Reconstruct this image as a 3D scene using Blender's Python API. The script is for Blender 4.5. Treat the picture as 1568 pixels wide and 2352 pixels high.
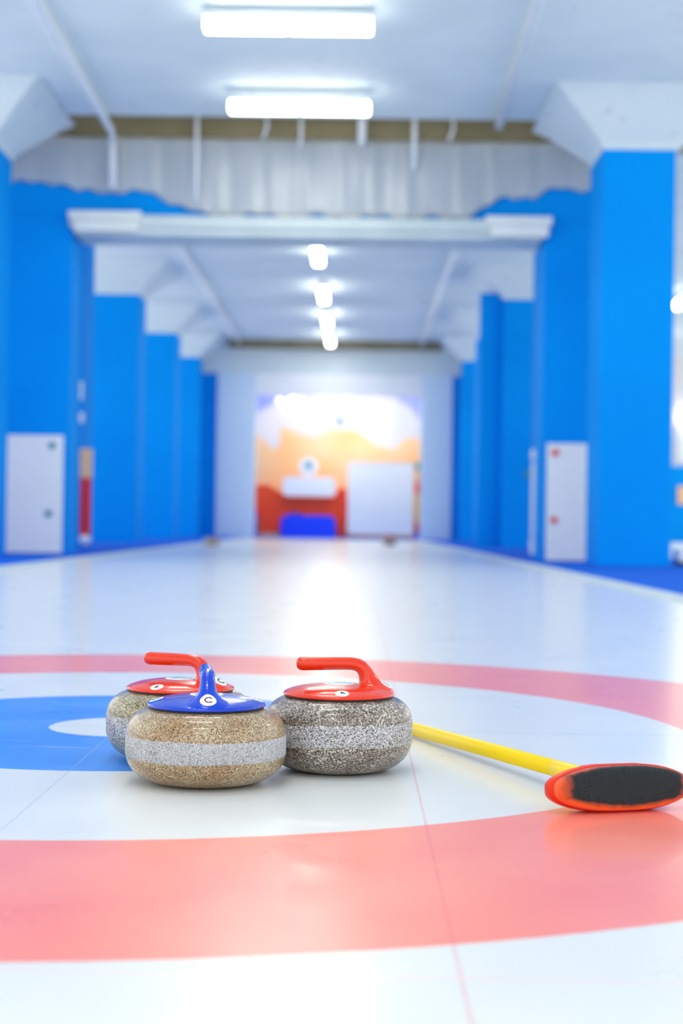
import bpy, bmesh, math, random
from mathutils import Vector, Matrix
from mathutils.bvhtree import BVHTree
from math import sin, cos, pi, radians

for o in list(bpy.data.objects):
    bpy.data.objects.remove(o)
S = bpy.context.scene
COL = S.collection
random.seed(4)

# ------------------------------------------------------------------ camera, world, exposure
CAM_H, YAW, PITCH, ROLL = 0.4465, 0.00937, 0.00591, 0.01475
FOCUS, FSTOP = 2.74, 3.1
def cam_dir(u, v):
    u2 = cos(ROLL)*u - sin(ROLL)*v
    v2 = sin(ROLL)*u + cos(ROLL)*v
    y, z = cos(PITCH) - sin(PITCH)*v2, sin(PITCH) + cos(PITCH)*v2
    return Vector((cos(YAW)*u2 - sin(YAW)*y, sin(YAW)*u2 + cos(YAW)*y, z))
fwd = cam_dir(0, 0)
rgt = cam_dir(1, 0) - fwd
upv = cam_dir(0, 1) - fwd
cd = bpy.data.cameras.new('camera')
cd.sensor_fit = 'VERTICAL'; cd.sensor_height = 36.0; cd.sensor_width = 24.0
cd.lens = 3666.6/2352*36.0
cd.clip_start = 0.05; cd.clip_end = 200
cd.dof.use_dof = True; cd.dof.focus_distance = FOCUS; cd.dof.aperture_fstop = FSTOP
cam = bpy.data.objects.new('camera', cd); COL.objects.link(cam)
cam.matrix_world = Matrix(((rgt.x, upv.x, -fwd.x, 0), (rgt.y, upv.y, -fwd.y, 0), (rgt.z, upv.z, -fwd.z, CAM_H), (0, 0, 0, 1)))
S.camera = cam

w = bpy.data.worlds.new('world'); S.world = w; w.use_nodes = True
w.node_tree.nodes['Background'].inputs[0].default_value = (0.96, 0.99, 0.97, 1)
w.node_tree.nodes['Background'].inputs[1].default_value = 2.0
S.view_settings.view_transform = 'Standard'; S.view_settings.look = 'None'
S.view_settings.gamma = 1.0; S.view_settings.use_curve_mapping = False
S.view_settings.exposure = -0.07
LAMP_W = 27.0          # watts of each tube fitting's own light
TUBE_GLOW = 11.0        # emission of the opal diffusers
LAMP_COL = (1.0, 0.97, 0.86)
S.cycles.use_denoising = True
S.cycles.max_bounces = 10; S.cycles.diffuse_bounces = 6; S.cycles.glossy_bounces = 4
S.cycles.sample_clamp_indirect = 8.0

# ------------------------------------------------------------------ materials
def lin(c):
    return tuple((x/255/12.92 if x/255 <= 0.04045 else ((x/255+0.055)/1.055)**2.4) for x in c) + (1,)
class NT:
    def __init__(s, m): s.t = m.node_tree; s.n = s.t.nodes; s.l = s.t.links
    def new(s, typ, ins=None, **kw):
        x = s.n.new(typ)
        for k, v in kw.items(): setattr(x, k, v)
        for k, v in (ins or {}).items():
            if hasattr(v, 'is_linked') or isinstance(v, bpy.types.NodeSocket): s.l.new(v, x.inputs[k])
            else: x.inputs[k].default_value = v
        return x
    def math(s, op, a, b=0.0, c=0.0, clamp=False):
        x = s.n.new('ShaderNodeMath'); x.operation = op; x.use_clamp = clamp
        for i, v in enumerate((a, b, c)):
            if isinstance(v, bpy.types.NodeSocket): s.l.new(v, x.inputs[i])
            else: x.inputs[i].default_value = v
        return x.outputs[0]
    def mix(s, f, a, b):
        x = s.n.new('ShaderNodeMix'); x.data_type = 'RGBA'
        for i, v in ((0, f), (6, a), (7, b)):
            if isinstance(v, bpy.types.NodeSocket): s.l.new(v, x.inputs[i])
            else: x.inputs[i].default_value = v
        return x.outputs[2]
    def ramp(s, f, pts, interp='LINEAR'):
        x = s.n.new('ShaderNodeValToRGB'); x.color_ramp.interpolation = interp
        e = x.color_ramp.elements
        while len(e) < len(pts): e.new(0.5)
        for i, (p, c) in enumerate(pts):
            e[i].position = p; e[i].color = c if len(c) == 4 else tuple(c)+(1,)
        s.l.new(f, x.inputs[0]); return x.outputs[0]
def mat(name, color, rough=0.5, spec=0.5, coat=0.0, coat_rough=0.05, metal=0.0):
    m = bpy.data.materials.new(name); m.use_nodes = True
    b = m.node_tree.nodes['Principled BSDF']
    b.inputs['Base Color'].default_value = color
    b.inputs['Roughness'].default_value = rough
    b.inputs['Specular IOR Level'].default_value = spec
    b.inputs['Coat Weight'].default_value = coat
    b.inputs['Coat Roughness'].default_value = coat_rough
    b.inputs['Metallic'].default_value = metal
    return m, NT(m), b
def varied(name, c1, c2, scale=3.0, rough=0.5, bump=0.0, detail=4, coords='Object', stretch=(1,1,1), **kw):
    m, t, b = mat(name, c1, rough, **kw)
    tc = t.new('ShaderNodeTexCoord')
    mp = t.new('ShaderNodeMapping', {'Vector': tc.outputs[coords]}); mp.inputs['Scale'].default_value = stretch
    n = t.new('ShaderNodeTexNoise', {'Vector': mp.outputs[0], 'Scale': scale, 'Detail': detail})
    f = t.ramp(n.outputs['Fac'], [(0.35, (0,0,0)), (0.65, (1,1,1))])
    t.l.new(t.mix(f, c1, c2), b.inputs['Base Color'])
    if bump:
        bp = t.new('ShaderNodeBump', {'Height': n.outputs['Fac'], 'Strength': bump, 'Distance': 0.02})
        t.l.new(bp.outputs[0], b.inputs['Normal'])
    return m
def glow(name, strength, color=LAMP_COL):
    m = bpy.data.materials.new(name); m.use_nodes = True
    t = NT(m); b = t.n['Principled BSDF']
    b.inputs['Base Color'].default_value = (0.9, 0.9, 0.9, 1)
    b.inputs['Emission Color'].default_value = color + (1,)
    b.inputs['Emission Strength'].default_value = strength
    return m

ICE_WHITE = (0.72, 0.74, 0.75, 1)
HX, HY = -0.493, 3.419
def ice_material():
    m, t, b = mat('curling ice', ICE_WHITE, 0.2, 0.5)
    tc = t.new('ShaderNodeTexCoord'); P = tc.outputs['Object']
    nz = t.new('ShaderNodeTexNoise', {'Vector': P, 'Scale': 60.0, 'Detail': 5.0})
    nl = t.new('ShaderNodeTexNoise', {'Vector': P, 'Scale': 4.0, 'Detail': 5.0})
    nv = t.new('ShaderNodeTexNoise', {'Vector': P, 'Scale': 420.0, 'Detail': 2.0})
    sp = t.new('ShaderNodeSeparateXYZ', {'Vector': P})
    x, y = sp.outputs[0], sp.outputs[1]
    dx, dy = t.math('SUBTRACT', x, HX), t.math('SUBTRACT', y, HY)
    r = t.math('SQRT', t.math('ADD', t.math('MULTIPLY', dx, dx), t.math('MULTIPLY', dy, dy)))
    r = t.math('ADD', r, t.math('MULTIPLY', t.math('SUBTRACT', nz.outputs['Fac'], 0.5), 0.006))
    def inside(rad, soft=0.004):
        return t.math('MULTIPLY', t.math('SUBTRACT', rad, r), 1/soft, clamp=True)
    # frosted variation of the paint under the ice
    frost = t.ramp(nl.outputs['Fac'], [(0.3, (0,0,0)), (0.72, (1,1,1))])
    fine = t.ramp(nv.outputs['Fac'], [(0.35, (0,0,0)), (0.75, (1,1,1))])
    red = t.mix(frost, (0.90, 0.205, 0.155, 1), (0.91, 0.270, 0.205, 1))
    red = t.mix(t.math('MULTIPLY', fine, 0.13), red, (0.95, 0.5, 0.45, 1))
    blue = t.mix(frost, (0.02, 0.21, 0.78, 1), (0.06, 0.29, 0.84, 1))
    blue = t.mix(t.math('MULTIPLY', fine, 0.25), blue, (0.25, 0.40, 0.85, 1))
    white = t.mix(frost, (0.70, 0.715, 0.72, 1), (0.735, 0.745, 0.75, 1))
    c = t.mix(inside(1.829), white, red)
    c = t.mix(inside(1.219), c, white)
    c = t.mix(inside(0.610), c, blue)
    c = t.mix(inside(0.158), c, white)
    def line(coord, at, half, col, amt, c):
        d = t.math('ABSOLUTE', t.math('SUBTRACT', coord, at))
        f = t.math('MULTIPLY', t.math('SUBTRACT', half*1.5, d), 1/half, clamp=True)
        f = t.math('MULTIPLY', f, amt)
        brk = t.math('MULTIPLY', f, t.ramp(nz.outputs['Fac'], [(0.3, (0.5,)*3), (0.6, (1,)*3)]))
        return t.mix(brk, c, col)
    c = line(y, HY, 0.0025, (0.12, 0.25, 0.45, 1), 0.55, c)
    c = line(x, -0.499, 0.0015, (0.35, 0.42, 0.5, 1), 0.5, c)
    c = line(x, 0.1095, 0.002, (0.75, 0.12, 0.15, 1), 0.42, c)
    c = line(y, HY-1.85, 0.004, (0.9, 0.55, 0.52, 1), 0.5, c)
    # pale scuffs left by stones and brooms
    mp = t.new('ShaderNodeMapping', {'Vector': P}); mp.inputs['Scale'].default_value = (5, 22, 1); mp.inputs['Rotation'].default_value = (0, 0, 0.25)
    sc = t.new('ShaderNodeTexNoise', {'Vector': mp.outputs[0], 'Scale': 1.0, 'Detail': 6.0, 'Roughness': 0.65})
    sf = t.ramp(sc.outputs['Fac'], [(0.58, (0,0,0)), (0.74, (1,1,1))])
    c = t.mix(t.math('MULTIPLY', t.math('MULTIPLY', sf, 0.3), inside(0.61)), c, (0.74, 0.755, 0.76, 1))
    t.l.new(c, b.inputs['Base Color'])
    rr = t.ramp(nl.outputs['Fac'], [(0.3, (0.27,)*3), (0.75, (0.33,)*3)])
    t.l.new(rr, b.inputs['Roughness'])
    b.inputs['IOR'].default_value = 1.31
    b.inputs['Coat Weight'].default_value = 0.38; b.inputs['Coat Roughness'].default_value = 0.16; b.inputs['Coat IOR'].default_value = 1.31
    bp = t.new('ShaderNodeBump', {'Height': nv.outputs['Fac'], 'Strength': 0.05, 'Distance': 0.002})
    bp2 = t.new('ShaderNodeBump', {'Height': nz.outputs['Fac'], 'Strength': 0.04, 'Distance': 0.002, 'Normal': bp.outputs[0]})
    t.l.new(bp2.outputs[0], b.inputs['Normal'])
    return m
def granite(name, cols, rough, coat, scale=330, tint=None, bump=0.0, streak=False):
    m, t, b = mat(name, (0.3,0.3,0.3,1), rough, 0.5, coat, 0.06)
    tc = t.new('ShaderNodeTexCoord'); P = tc.outputs['Object']
    wn = t.new('ShaderNodeTexNoise', {'Vector': P, 'Scale': scale*0.9, 'Detail': 2.0})
    wa = t.new('ShaderNodeVectorMath', {0: wn.outputs['Color'], 1: (0.5, 0.5, 0.5)}, operation='SUBTRACT')
    wb = t.new('ShaderNodeVectorMath', {0: wa.outputs[0]}, operation='SCALE'); wb.inputs['Scale'].default_value = 1.1/scale
    wc = t.new('ShaderNodeVectorMath', {0: P, 1: wb.outputs[0]}, operation='ADD'); PW = wc.outputs[0]
    v = t.new('ShaderNodeTexVoronoi', {'Vector': PW, 'Scale': scale})
    v2 = t.new('ShaderNodeTexVoronoi', {'Vector': PW, 'Scale': scale*0.42})
    sx = t.new('ShaderNodeSeparateColor', {'Color': v.outputs['Color']})
    c = t.ramp(sx.outputs[0], [(p, k) for p, k in cols], 'CONSTANT')
    # bigger crystals
    s2 = t.new('ShaderNodeSeparateColor', {'Color': v2.outputs['Color']})
    f2 = t.math('MULTIPLY', t.math('GREATER_THAN', s2.outputs[1], 0.86), t.math('LESS_THAN', v2.outputs['Distance'], 0.40))
    c = t.mix(t.math('MULTIPLY', f2, 0.55), c, cols[-1][1] + (1,))
    f3 = t.math('MULTIPLY', t.math('LESS_THAN', s2.outputs[2], 0.07), t.math('LESS_THAN', v2.outputs['Distance'], 0.38))
    c = t.mix(t.math('MULTIPLY', f3, 0.6), c, cols[0][1] + (1,))
    n = t.new('ShaderNodeTexNoise', {'Vector': P, 'Scale': 16.0, 'Detail': 3.0})
    f = t.ramp(n.outputs['Fac'], [(0.38, (0,0,0)), (0.66, (1,1,1))])
    if tint:
        mul = t.new('ShaderNodeMix', data_type='RGBA', blend_type='MULTIPLY')
        t.l.new(f, mul.inputs[0]); t.l.new(c, mul.inputs[6]); mul.inputs[7].default_value = tint + (1,)
        c = mul.outputs[2]
    if streak:
        mp = t.new('ShaderNodeMapping', {'Vector': P}); mp.inputs['Scale'].default_value = (120, 120, 4)
        ns = t.new('ShaderNodeTexNoise', {'Vector': mp.outputs[0], 'Scale': 1.0, 'Detail': 3.0})
        c = t.mix(t.ramp(ns.outputs['Fac'], [(0.55, (0,0,0)), (0.8, (0.5,)*3)]), c, (0.62, 0.64, 0.68, 1))
    t.l.new(c, b.inputs['Base Color'])
    if bump:
        bp = t.new('ShaderNodeBump', {'Height': v.outputs['Distance'], 'Strength': bump, 'Distance': 0.001})
        t.l.new(bp.outputs[0], b.inputs['Normal'])
    return m

M = {}
M['ice'] = ice_material()
M['blue'] = varied('blue wall paint', (0.0, 0.27, 0.80, 1), (0.0, 0.30, 0.84, 1), 0.8, 0.7, spec=0.06)
M['carpet'] = varied('blue carpet', (0.0, 0.10, 0.62, 1), (0.0, 0.13, 0.68, 1), 6, 0.9, spec=0.1)
M['kerb'] = varied('white rubber kerb', (0.62, 0.70, 0.72, 1), (0.50, 0.60, 0.66, 1), 5, 0.5)
def concrete_material():
    m, t, b = mat('painted concrete', (0.7, 0.76, 0.8, 1), 0.7, 0.3)
    tc = t.new('ShaderNodeTexCoord'); P = tc.outputs['Object']
    n = t.new('ShaderNodeTexNoise', {'Vector': P, 'Scale': 0.9, 'Detail': 6.0})
    c = t.mix(t.ramp(n.outputs['Fac'], [(0.35, (0,0,0)), (0.65, (1,1,1))]), (0.64, 0.73, 0.75, 1), (0.73, 0.80, 0.81, 1))
    n2 = t.new('ShaderNodeTexNoise', {'Vector': P, 'Scale': 7.0, 'Detail': 3.0})
    n3 = t.new('ShaderNodeTexNoise', {'Vector': P, 'Scale': 0.45, 'Detail': 1.0})
    spots = t.math('MULTIPLY', t.ramp(n2.outputs['Fac'], [(0.66, (0,0,0)), (0.72, (1,1,1))]), t.ramp(n3.outputs['Fac'], [(0.48, (0,0,0)), (0.6, (0.55,)*3)]))
    c = t.mix(spots, c, (0.22, 0.33, 0.36, 1))
    t.l.new(c, b.inputs['Base Color'])
    bp = t.new('ShaderNodeBump', {'Height': n.outputs['Fac'], 'Strength': 0.3, 'Distance': 0.02}); t.l.new(bp.outputs[0], b.inputs['Normal'])
    return m
M['concrete'] = concrete_material()
M['raw'] = varied('bare brown concrete', (0.20, 0.17, 0.09, 1), (0.27, 0.23, 0.13, 1), 1.5, 0.8)
M['white'] = varied('white paint', (0.84, 0.86, 0.88, 1), (0.88, 0.89, 0.9, 1), 2, 0.4)
M['pier'] = varied('pale blue pier paint', (0.64, 0.78, 0.90, 1), (0.68, 0.80, 0.9, 1), 1, 0.5)
M['pipe'] = varied('white conduit paint', (0.80, 0.84, 0.88, 1), (0.76, 0.81, 0.86, 1), 2, 0.4)
M['panel'] = varied('white laminate panel', (0.84, 0.86, 0.84, 1), (0.87, 0.88, 0.86, 1), 2, 0.45)
M['film'] = varied('white plastic film', (0.80, 0.85, 0.85, 1), (0.92, 0.93, 0.91, 1), 1.2, 0.30, 0.25, 5, 'Object', (2.2, 1, 0.35), coat=1.0, coat_rough=0.3)
M['ledgemid'] = varied('pale grey ledge paint', (0.52, 0.62, 0.64, 1), (0.62, 0.70, 0.72, 1), 1.3, 0.6)
M['ledge'] = varied('cream painted ledge', (0.74, 0.78, 0.74, 1), (0.82, 0.86, 0.86, 1), 2, 0.5)
M['tube'] = glow('lit opal diffuser', TUBE_GLOW)
M['housing'] = varied('white lamp housing', (0.85,0.87,0.9,1), (0.8,0.82,0.86,1), 3, 0.4)
M['steel'] = varied('grey steel wire', (0.35,0.38,0.4,1), (0.45,0.48,0.5,1), 9, 0.4)
M['peach'] = varied('peach mural paint', (0.95, 0.52, 0.22, 1), (0.92, 0.62, 0.38, 1), 0.8, 0.6)
M['lilac'] = varied('pale mural sky paint', (0.66, 0.66, 0.76, 1), (0.78, 0.72, 0.72, 1), 0.5, 0.6)
M['violet'] = varied('violet corner shade', (0.30, 0.36, 0.82, 1), (0.4, 0.45, 0.85, 1), 1, 0.6)  # violet stands in for shading on the opening's chamfered corners
M['scarlet'] = varied('scarlet paint', (0.95, 0.045, 0.0, 1), (0.90, 0.07, 0.01, 1), 1, 0.5)
M['royal'] = varied('royal blue paint', (0.0, 0.045, 0.85, 1), (0.0, 0.06, 0.9, 1), 1, 0.5)
M['teal'] = varied('teal paint', (0.02, 0.25, 0.33, 1), (0.03, 0.3, 0.36, 1), 9, 0.5)
M['reddot'] = varied('red marking paint', (0.8, 0.02, 0.03, 1), (0.85, 0.03, 0.03, 1), 9, 0.5)
M['yellowp'] = varied('yellow orange paint', (0.95, 0.50, 0.06, 1), (0.95, 0.6, 0.12, 1), 3, 0.5)
M['black'] = varied('black rubber', (0.008, 0.008, 0.009, 1), (0.02, 0.02, 0.02, 1), 30, 0.6)
M['yellow'] = varied('yellow lacquer', (0.86, 0.60, 0.0, 1), (0.88, 0.62, 0.0, 1), 4, 0.42, spec=0.3)
M['redplastic'] = varied('red handle plastic', (0.72, 0.030, 0.003, 1), (0.75, 0.036, 0.004, 1), 8, 0.2, spec=0.35, coat=0.3)
M['blueplastic'] = varied('blue handle plastic', (0.0, 0.040, 0.52, 1), (0.0, 0.048, 0.56, 1), 8, 0.2, spec=0.35, coat=0.3)
M['broomred'] = varied('red broom plastic', (0.72, 0.030, 0.003, 1), (0.66, 0.024, 0.003, 1), 8, 0.45, spec=0.3)
M['sticker'] = varied('white vinyl sticker', (0.84, 0.85, 0.86, 1), (0.88, 0.88, 0.88, 1), 30, 0.3)
M['ink'] = varied('black ink', (0.008, 0.015, 0.03, 1), (0.012, 0.02, 0.03, 1), 30, 0.4)
M['maroon'] = varied('maroon ink', (0.12, 0.008, 0.02, 1), (0.16, 0.012, 0.03, 1), 30, 0.4)
M['emblem'] = varied('light blue print', (0.12, 0.50, 0.80, 1), (0.55, 0.80, 0.92, 1), 60, 0.3, stretch=(1, 4, 1))
# granites: warm brown, grey, olive; the striking band is pale and pecked
M['g_warm'] = granite('warm brown granite', [(0, (0.07,0.05,0.03)), (0.12, (0.20,0.135,0.07)), (0.34, (0.34,0.245,0.135)), (0.62, (0.48,0.365,0.22)), (0.88, (0.70,0.58,0.40))], 0.30, 0.45, 680, (0.82, 0.66, 0.50))
M['g_grey'] = granite('grey brown granite', [(0, (0.035,0.028,0.024)), (0.20, (0.13,0.105,0.085)), (0.42, (0.26,0.22,0.18)), (0.66, (0.42,0.37,0.31)), (0.86, (0.72,0.68,0.62))], 0.30, 0.45, 560, (0.66, 0.58, 0.56))
M['g_olive'] = granite('olive granite', [(0, (0.05,0.045,0.025)), (0.18, (0.17,0.14,0.08)), (0.42, (0.31,0.26,0.15)), (0.68, (0.47,0.42,0.27)), (0.88, (0.68,0.63,0.45))], 0.30, 0.45, 640, (0.78, 0.72, 0.6))
M['g_band'] = granite('pecked pale band', [(0, (0.16,0.165,0.18)), (0.10, (0.34,0.345,0.36)), (0.40, (0.46,0.46,0.48)), (0.75, (0.60,0.60,0.63))], 0.75, 0.0, 700, (0.88, 0.86, 0.86), 0.3, True)
M['g_band2'] = granite('speckled pale band', [(0, (0.05,0.05,0.06)), (0.12, (0.27,0.27,0.28)), (0.40, (0.44,0.44,0.46)), (0.72, (0.68,0.68,0.71))], 0.6, 0.0, 560, (0.92, 0.86, 0.82), 0.3)

def pad_material():
    m, t, b = mat('orange broom fabric with black wear', (0.9,0.1,0.02,1), 0.85, 0.2)
    tc = t.new('ShaderNodeTexCoord'); sp = t.new('ShaderNodeSeparateXYZ', {'Vector': tc.outputs['Object']})
    n = t.new('ShaderNodeTexNoise', {'Vector': tc.outputs['Object'], 'Scale': 70.0, 'Detail': 5.0})
    n2 = t.new('ShaderNodeTexNoise', {'Vector': tc.outputs['Object'], 'Scale': 900.0, 'Detail': 2.0})
    nn = t.math('MULTIPLY', t.math('SUBTRACT', n.outputs['Fac'], 0.5), 0.22)
    ax = t.math('ABSOLUTE', t.math('MULTIPLY', t.math('ADD', sp.outputs[0], -0.004), 1/0.0985))
    az = t.math('ABSOLUTE', t.math('MULTIPLY', t.math('ADD', sp.outputs[2], -0.0045), 1/0.0315))
    # cut-corner rectangle worn black by the ice
    e = t.math('MAXIMUM', ax, t.math('ADD', t.math('MULTIPLY', t.math('POWER', ax, 2.0), 0.46), az))
    e = t.math('ADD', e, nn)
    f = t.math('MULTIPLY', t.math('SUBTRACT', 1.18, e), 1/0.26, clamp=True)
    c = t.mix(t.ramp(n2.outputs['Fac'], [(0.4, (0,0,0)), (0.7, (1,1,1))]), (0.010, 0.016, 0.020, 1), (0.034, 0.046, 0.052, 1))
    o = t.mix(t.math('MULTIPLY', t.math('ADD', sp.outputs[2], 0.03), 16.0, clamp=True), (0.90, 0.13, 0.01, 1), (0.93, 0.13, 0.055, 1))
    t.l.new(t.mix(f, o, c), b.inputs['Base Color'])
    b.inputs['Sheen Weight'].default_value = 0.15
    return m
M['pad'] = pad_material()

# ------------------------------------------------------------------ mesh helpers
def link(o, parent=None):
    COL.objects.link(o)
    if parent: o.parent = parent
    return o
def obj(name, bm, m, parent=None, smooth=False, loc=(0,0,0)):
    me = bpy.data.meshes.new(name)
    bmesh.ops.recalc_face_normals(bm, faces=bm.faces)
    if smooth:
        for f in bm.faces: f.smooth = True
    bm.to_mesh(me); bm.free()
    for x in (m if isinstance(m, (list, tuple)) else [m]): me.materials.append(x)
    o = bpy.data.objects.new(name, me); o.location = loc
    return link(o, parent)
def box(bm, x0, x1, y0, y1, z0, z1, bev=0.0, mi=0):
    r = bmesh.ops.create_cube(bm, size=1.0)
    vs = r['verts']
    for v in vs:
        v.co = Vector(((x0+x1)/2 + v.co.x*(x1-x0), (y0+y1)/2 + v.co.y*(y1-y0), (z0+z1)/2 + v.co.z*(z1-z0)))
    fs = set(f for v in vs for f in v.link_faces)
    for f in fs: f.material_index = mi
    if bev:
        es = set(e for v in vs for e in v.link_edges)
        bmesh.ops.bevel(bm, geom=list(es), offset=bev, segments=2, affect='EDGES', profile=0.6)
    return bm
def B(*a, **k):
    return box(bmesh.new(), *a, **k)
def tube(bm, pts, r, seg=10):
    pts = [Vector(p) for p in pts]; rings = []
    for i, p in enumerate(pts):
        d = (pts[min(i+1, len(pts)-1)] - pts[max(i-1, 0)]).normalized()
        a = d.orthogonal().normalized(); b = d.cross(a)
        rr = r[i] if isinstance(r, (list, tuple)) else r
        rings.append([bm.verts.new(p + rr*(cos(2*pi*k/seg)*a + sin(2*pi*k/seg)*b)) for k in range(seg)])
    for A, C in zip(rings, rings[1:]):
        best = min(range(seg), key=lambda s: (A[0].co-C[s].co).length)
        for k in range(seg):
            bm.faces.new((A[k], A[(k+1)%seg], C[(k+1+best)%seg], C[(k+best)%seg]))
    bm.faces.new(rings[0]); bm.faces.new(rings[-1])
    return bm
def lathe(bm, prof, seg=96, wob=None):
    rings = []
    for j, (r, z) in enumerate(prof):
        if r < 1e-6: rings.append([bm.verts.new((0, 0, z))]); continue
        ring = []
        for k in range(seg):
            a = 2*pi*k/seg
            dz = wob(j, a) if wob else 0
            ring.append(bm.verts.new((r*cos(a), r*sin(a), z+dz)))
        rings.append(ring)
    for A, C in zip(rings, rings[1:]):
        for k in range(seg):
            k2 = (k+1) % seg
            if len(A) == 1 and len(C) == 1: continue
            if len(A) == 1: bm.faces.new((A[0], C[k], C[k2]))
            elif len(C) == 1: bm.faces.new((A[k], A[k2], C[0]))
            else: bm.faces.new((A[k], A[k2], C[k2], C[k]))
    return bm
def prism_y(bm, pts, y0, y1, mi=0):
    """outline in x,z pushed from y0 (front) to y1 (back)"""
    a = [bm.verts.new((x, y0, z)) for x, z in pts]; b = [bm.verts.new((x, y1, z)) for x, z in pts]
    fs = [bm.faces.new(a), bm.faces.new(b)]
    n = len(pts)
    for i in range(n): fs.append(bm.faces.new((a[i], a[(i+1)%n], b[(i+1)%n], b[i])))
    for f in fs: f.material_index = mi
    return bm
def empty(name, loc, rz=0):
    o = bpy.data.objects.new(name, None); o.location = loc; o.rotation_euler = (0, 0, rz)
    o.empty_display_size = 0.1
    return link(o)
def tag(o, label, cat=None, group=None):
    o['label'] = label
    if cat: o['category'] = cat
    if group: o['group'] = group
    return o
def struct(o, label=None):
    o['kind'] = 'structure'
    if label: o['label'] = label
    return o
def copy_tree(o, parent=None):
    c = o.copy(); COL.objects.link(c); c.parent = parent
    for ch in list(o.children): copy_tree(ch, c)
    return c

# ------------------------------------------------------------------ setting: ice, walkways, kerbs
XL = lambda y: -3.09 + 0.0115*y          # sheet edges
XR = lambda y: 2.06 - 0.0145*y
Y0, Y1 = -4.0, 40.6
def strip(y0, y1, f0, f1, z0, z1, n=24):
    bm = bmesh.new(); prev = None
    for i in range(n+1):
        y = y0 + (y1-y0)*i/n
        cur = [bm.verts.new(p) for p in ((f0(y), y, z0), (f1(y), y, z0), (f1(y), y, z1), (f0(y), y, z1))]
        if prev:
            for k in range(4): bm.faces.new((prev[k], prev[(k+1)%4], cur[(k+1)%4], cur[k]))
        else: bm.faces.new(cur)
        prev = cur
    bm.faces.new(prev)
    return bm
struct(obj('floor', strip(Y0, Y1, XL, XR, -0.08, 0.0), M['ice']), 'white curling ice with red and blue painted target rings')
KW = 0.11
struct(obj('trim_1', strip(Y0, Y1, lambda y: XL(y)-KW, XL, -0.08, 0.022), M['kerb']), 'pale kerb along the left edge of the ice')
struct(obj('trim_2', strip(Y0, Y1, XR, lambda y: XR(y)+KW, -0.08, 0.022), M['kerb']), 'pale kerb along the right edge of the ice')
struct(obj('walkway_left', strip(Y0, 46.0, lambda y: -5.2, lambda y: XL(min(y, Y1))-KW, -0.08, 0.015), M['carpet']), 'blue carpet beside the left kerb')
struct(obj('walkway_right', strip(Y0, 46.0, lambda y: XR(min(y, Y1))+KW, lambda y: 4.3, -0.08, 0.015), M['carpet']), 'blue carpet beside the right kerb')
struct(obj('floor_side', B(-7.0, -5.2, Y0, 46, -0.08, 0.0), M['white']), 'unseen floor beyond the left columns, made pale for bounce light')  # unseen side floor, made white to lift the bounce light
struct(obj('floor_side', B(4.3, 11.0, Y0, 46, -0.08, 0.0), M['white']), 'floor beyond the right columns, made up as pale ice to bounce light')  # side floor invented as white ice, keeps blue bounce off the ceiling
struct(obj('walkway_far', strip(Y1, 46.0, lambda y: XL(Y1)-KW, lambda y: XR(Y1)+KW, -0.08, 0.012, 2), M['carpet']), 'blue carpet at the far end of the ice')

# ceiling: slabs with joints; near part ends in a recess in front of the header
ZC = 5.05
def slab(y0, y1, pitch):
    bm = bmesh.new(); y = y0; k = 0
    while y < y1 - 0.01:
        e = min(y+pitch, y1)
        dz = 0.012*((k*7) % 3)
        box(bm, -7.0, 11.0, y+0.012, e-0.012, ZC+dz, ZC+0.25)
        y = e; k += 1
    box(bm, -7.0, 11.0, y0, y1, ZC+0.16, ZC+0.3)
    return bm
struct(obj('ceiling', slab(-4.3, 18.3, 1.92), M['concrete']), 'pale blue-white concrete slab ceiling over the near end')
struct(obj('ceiling', slab(19.8, 46.0, 2.3), M['concrete']), 'pale concrete slab ceiling over the far part')
struct(obj('ceiling', B(-7, 11, 18.2, 19.9, 5.55, 5.7), M['raw']), 'bare recess in the ceiling before the header')
struct(obj('trim_3', B(-7, 11, 19.0, 19.25, 4.98, 5.6), M['raw']), 'bare brown concrete beam in the ceiling recess')
# unseen outer walls, opened up for added daylight: low sill wall, head beam and posts
def open_wall(name, along, at, a0, a1, thick=0.2):
    bm = bmesh.new()
    def bx(p0, p1, z0, z1, inset=0.0):
        lo, hi = min(at, at+thick)+abs(inset), max(at, at+thick)-abs(inset)
        if along == 'y': box(bm, lo, hi, p0, p1, z0, z1)
        else: box(bm, p0, p1, lo, hi, z0, z1)
    bx(a0, a1, -0.08, 0.5); bx(a0, a1, 4.85, 5.7)
    n = int((a1-a0)/4)
    for k in range(n+1):
        p = a0 + (a1-a0-0.15)*k/n
        bx(p, p+0.15, 0.5, 4.85, 0.04)
    return struct(obj(name, bm, M['white']))
open_wall('wall_left', 'y', -7.2, -4.7, 46)
open_wall('wall_right', 'y', 11.0, -4.7, 46)
open_wall('wall_back', 'x', -4.9, -7.2, 11.2)
struct(obj('wall_far', B(-7.2, 11.2, 44.0, 44.2, -0.08, 5.4), M['lilac']), 'far end wall painted with a peach and pale mural')

# cross walls and header at about 19 m
struct(obj('wall_partition_left', B(-7.0, -3.44, 19.0, 19.7, 0.0, 4.05), M['blue']), 'blue cross wall left of the lane')
struct(obj('wall_partition_right', B(2.19, 3.5, 19.0, 19.7, 0.0, 4.05), M['blue']), 'blue cross wall right of the lane')
struct(obj('wall_header', B(-7.0, 3.55, 19.02, 19.6, 4.05, 5.0), M['blue']), 'blue header wall spanning over the lane')
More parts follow.
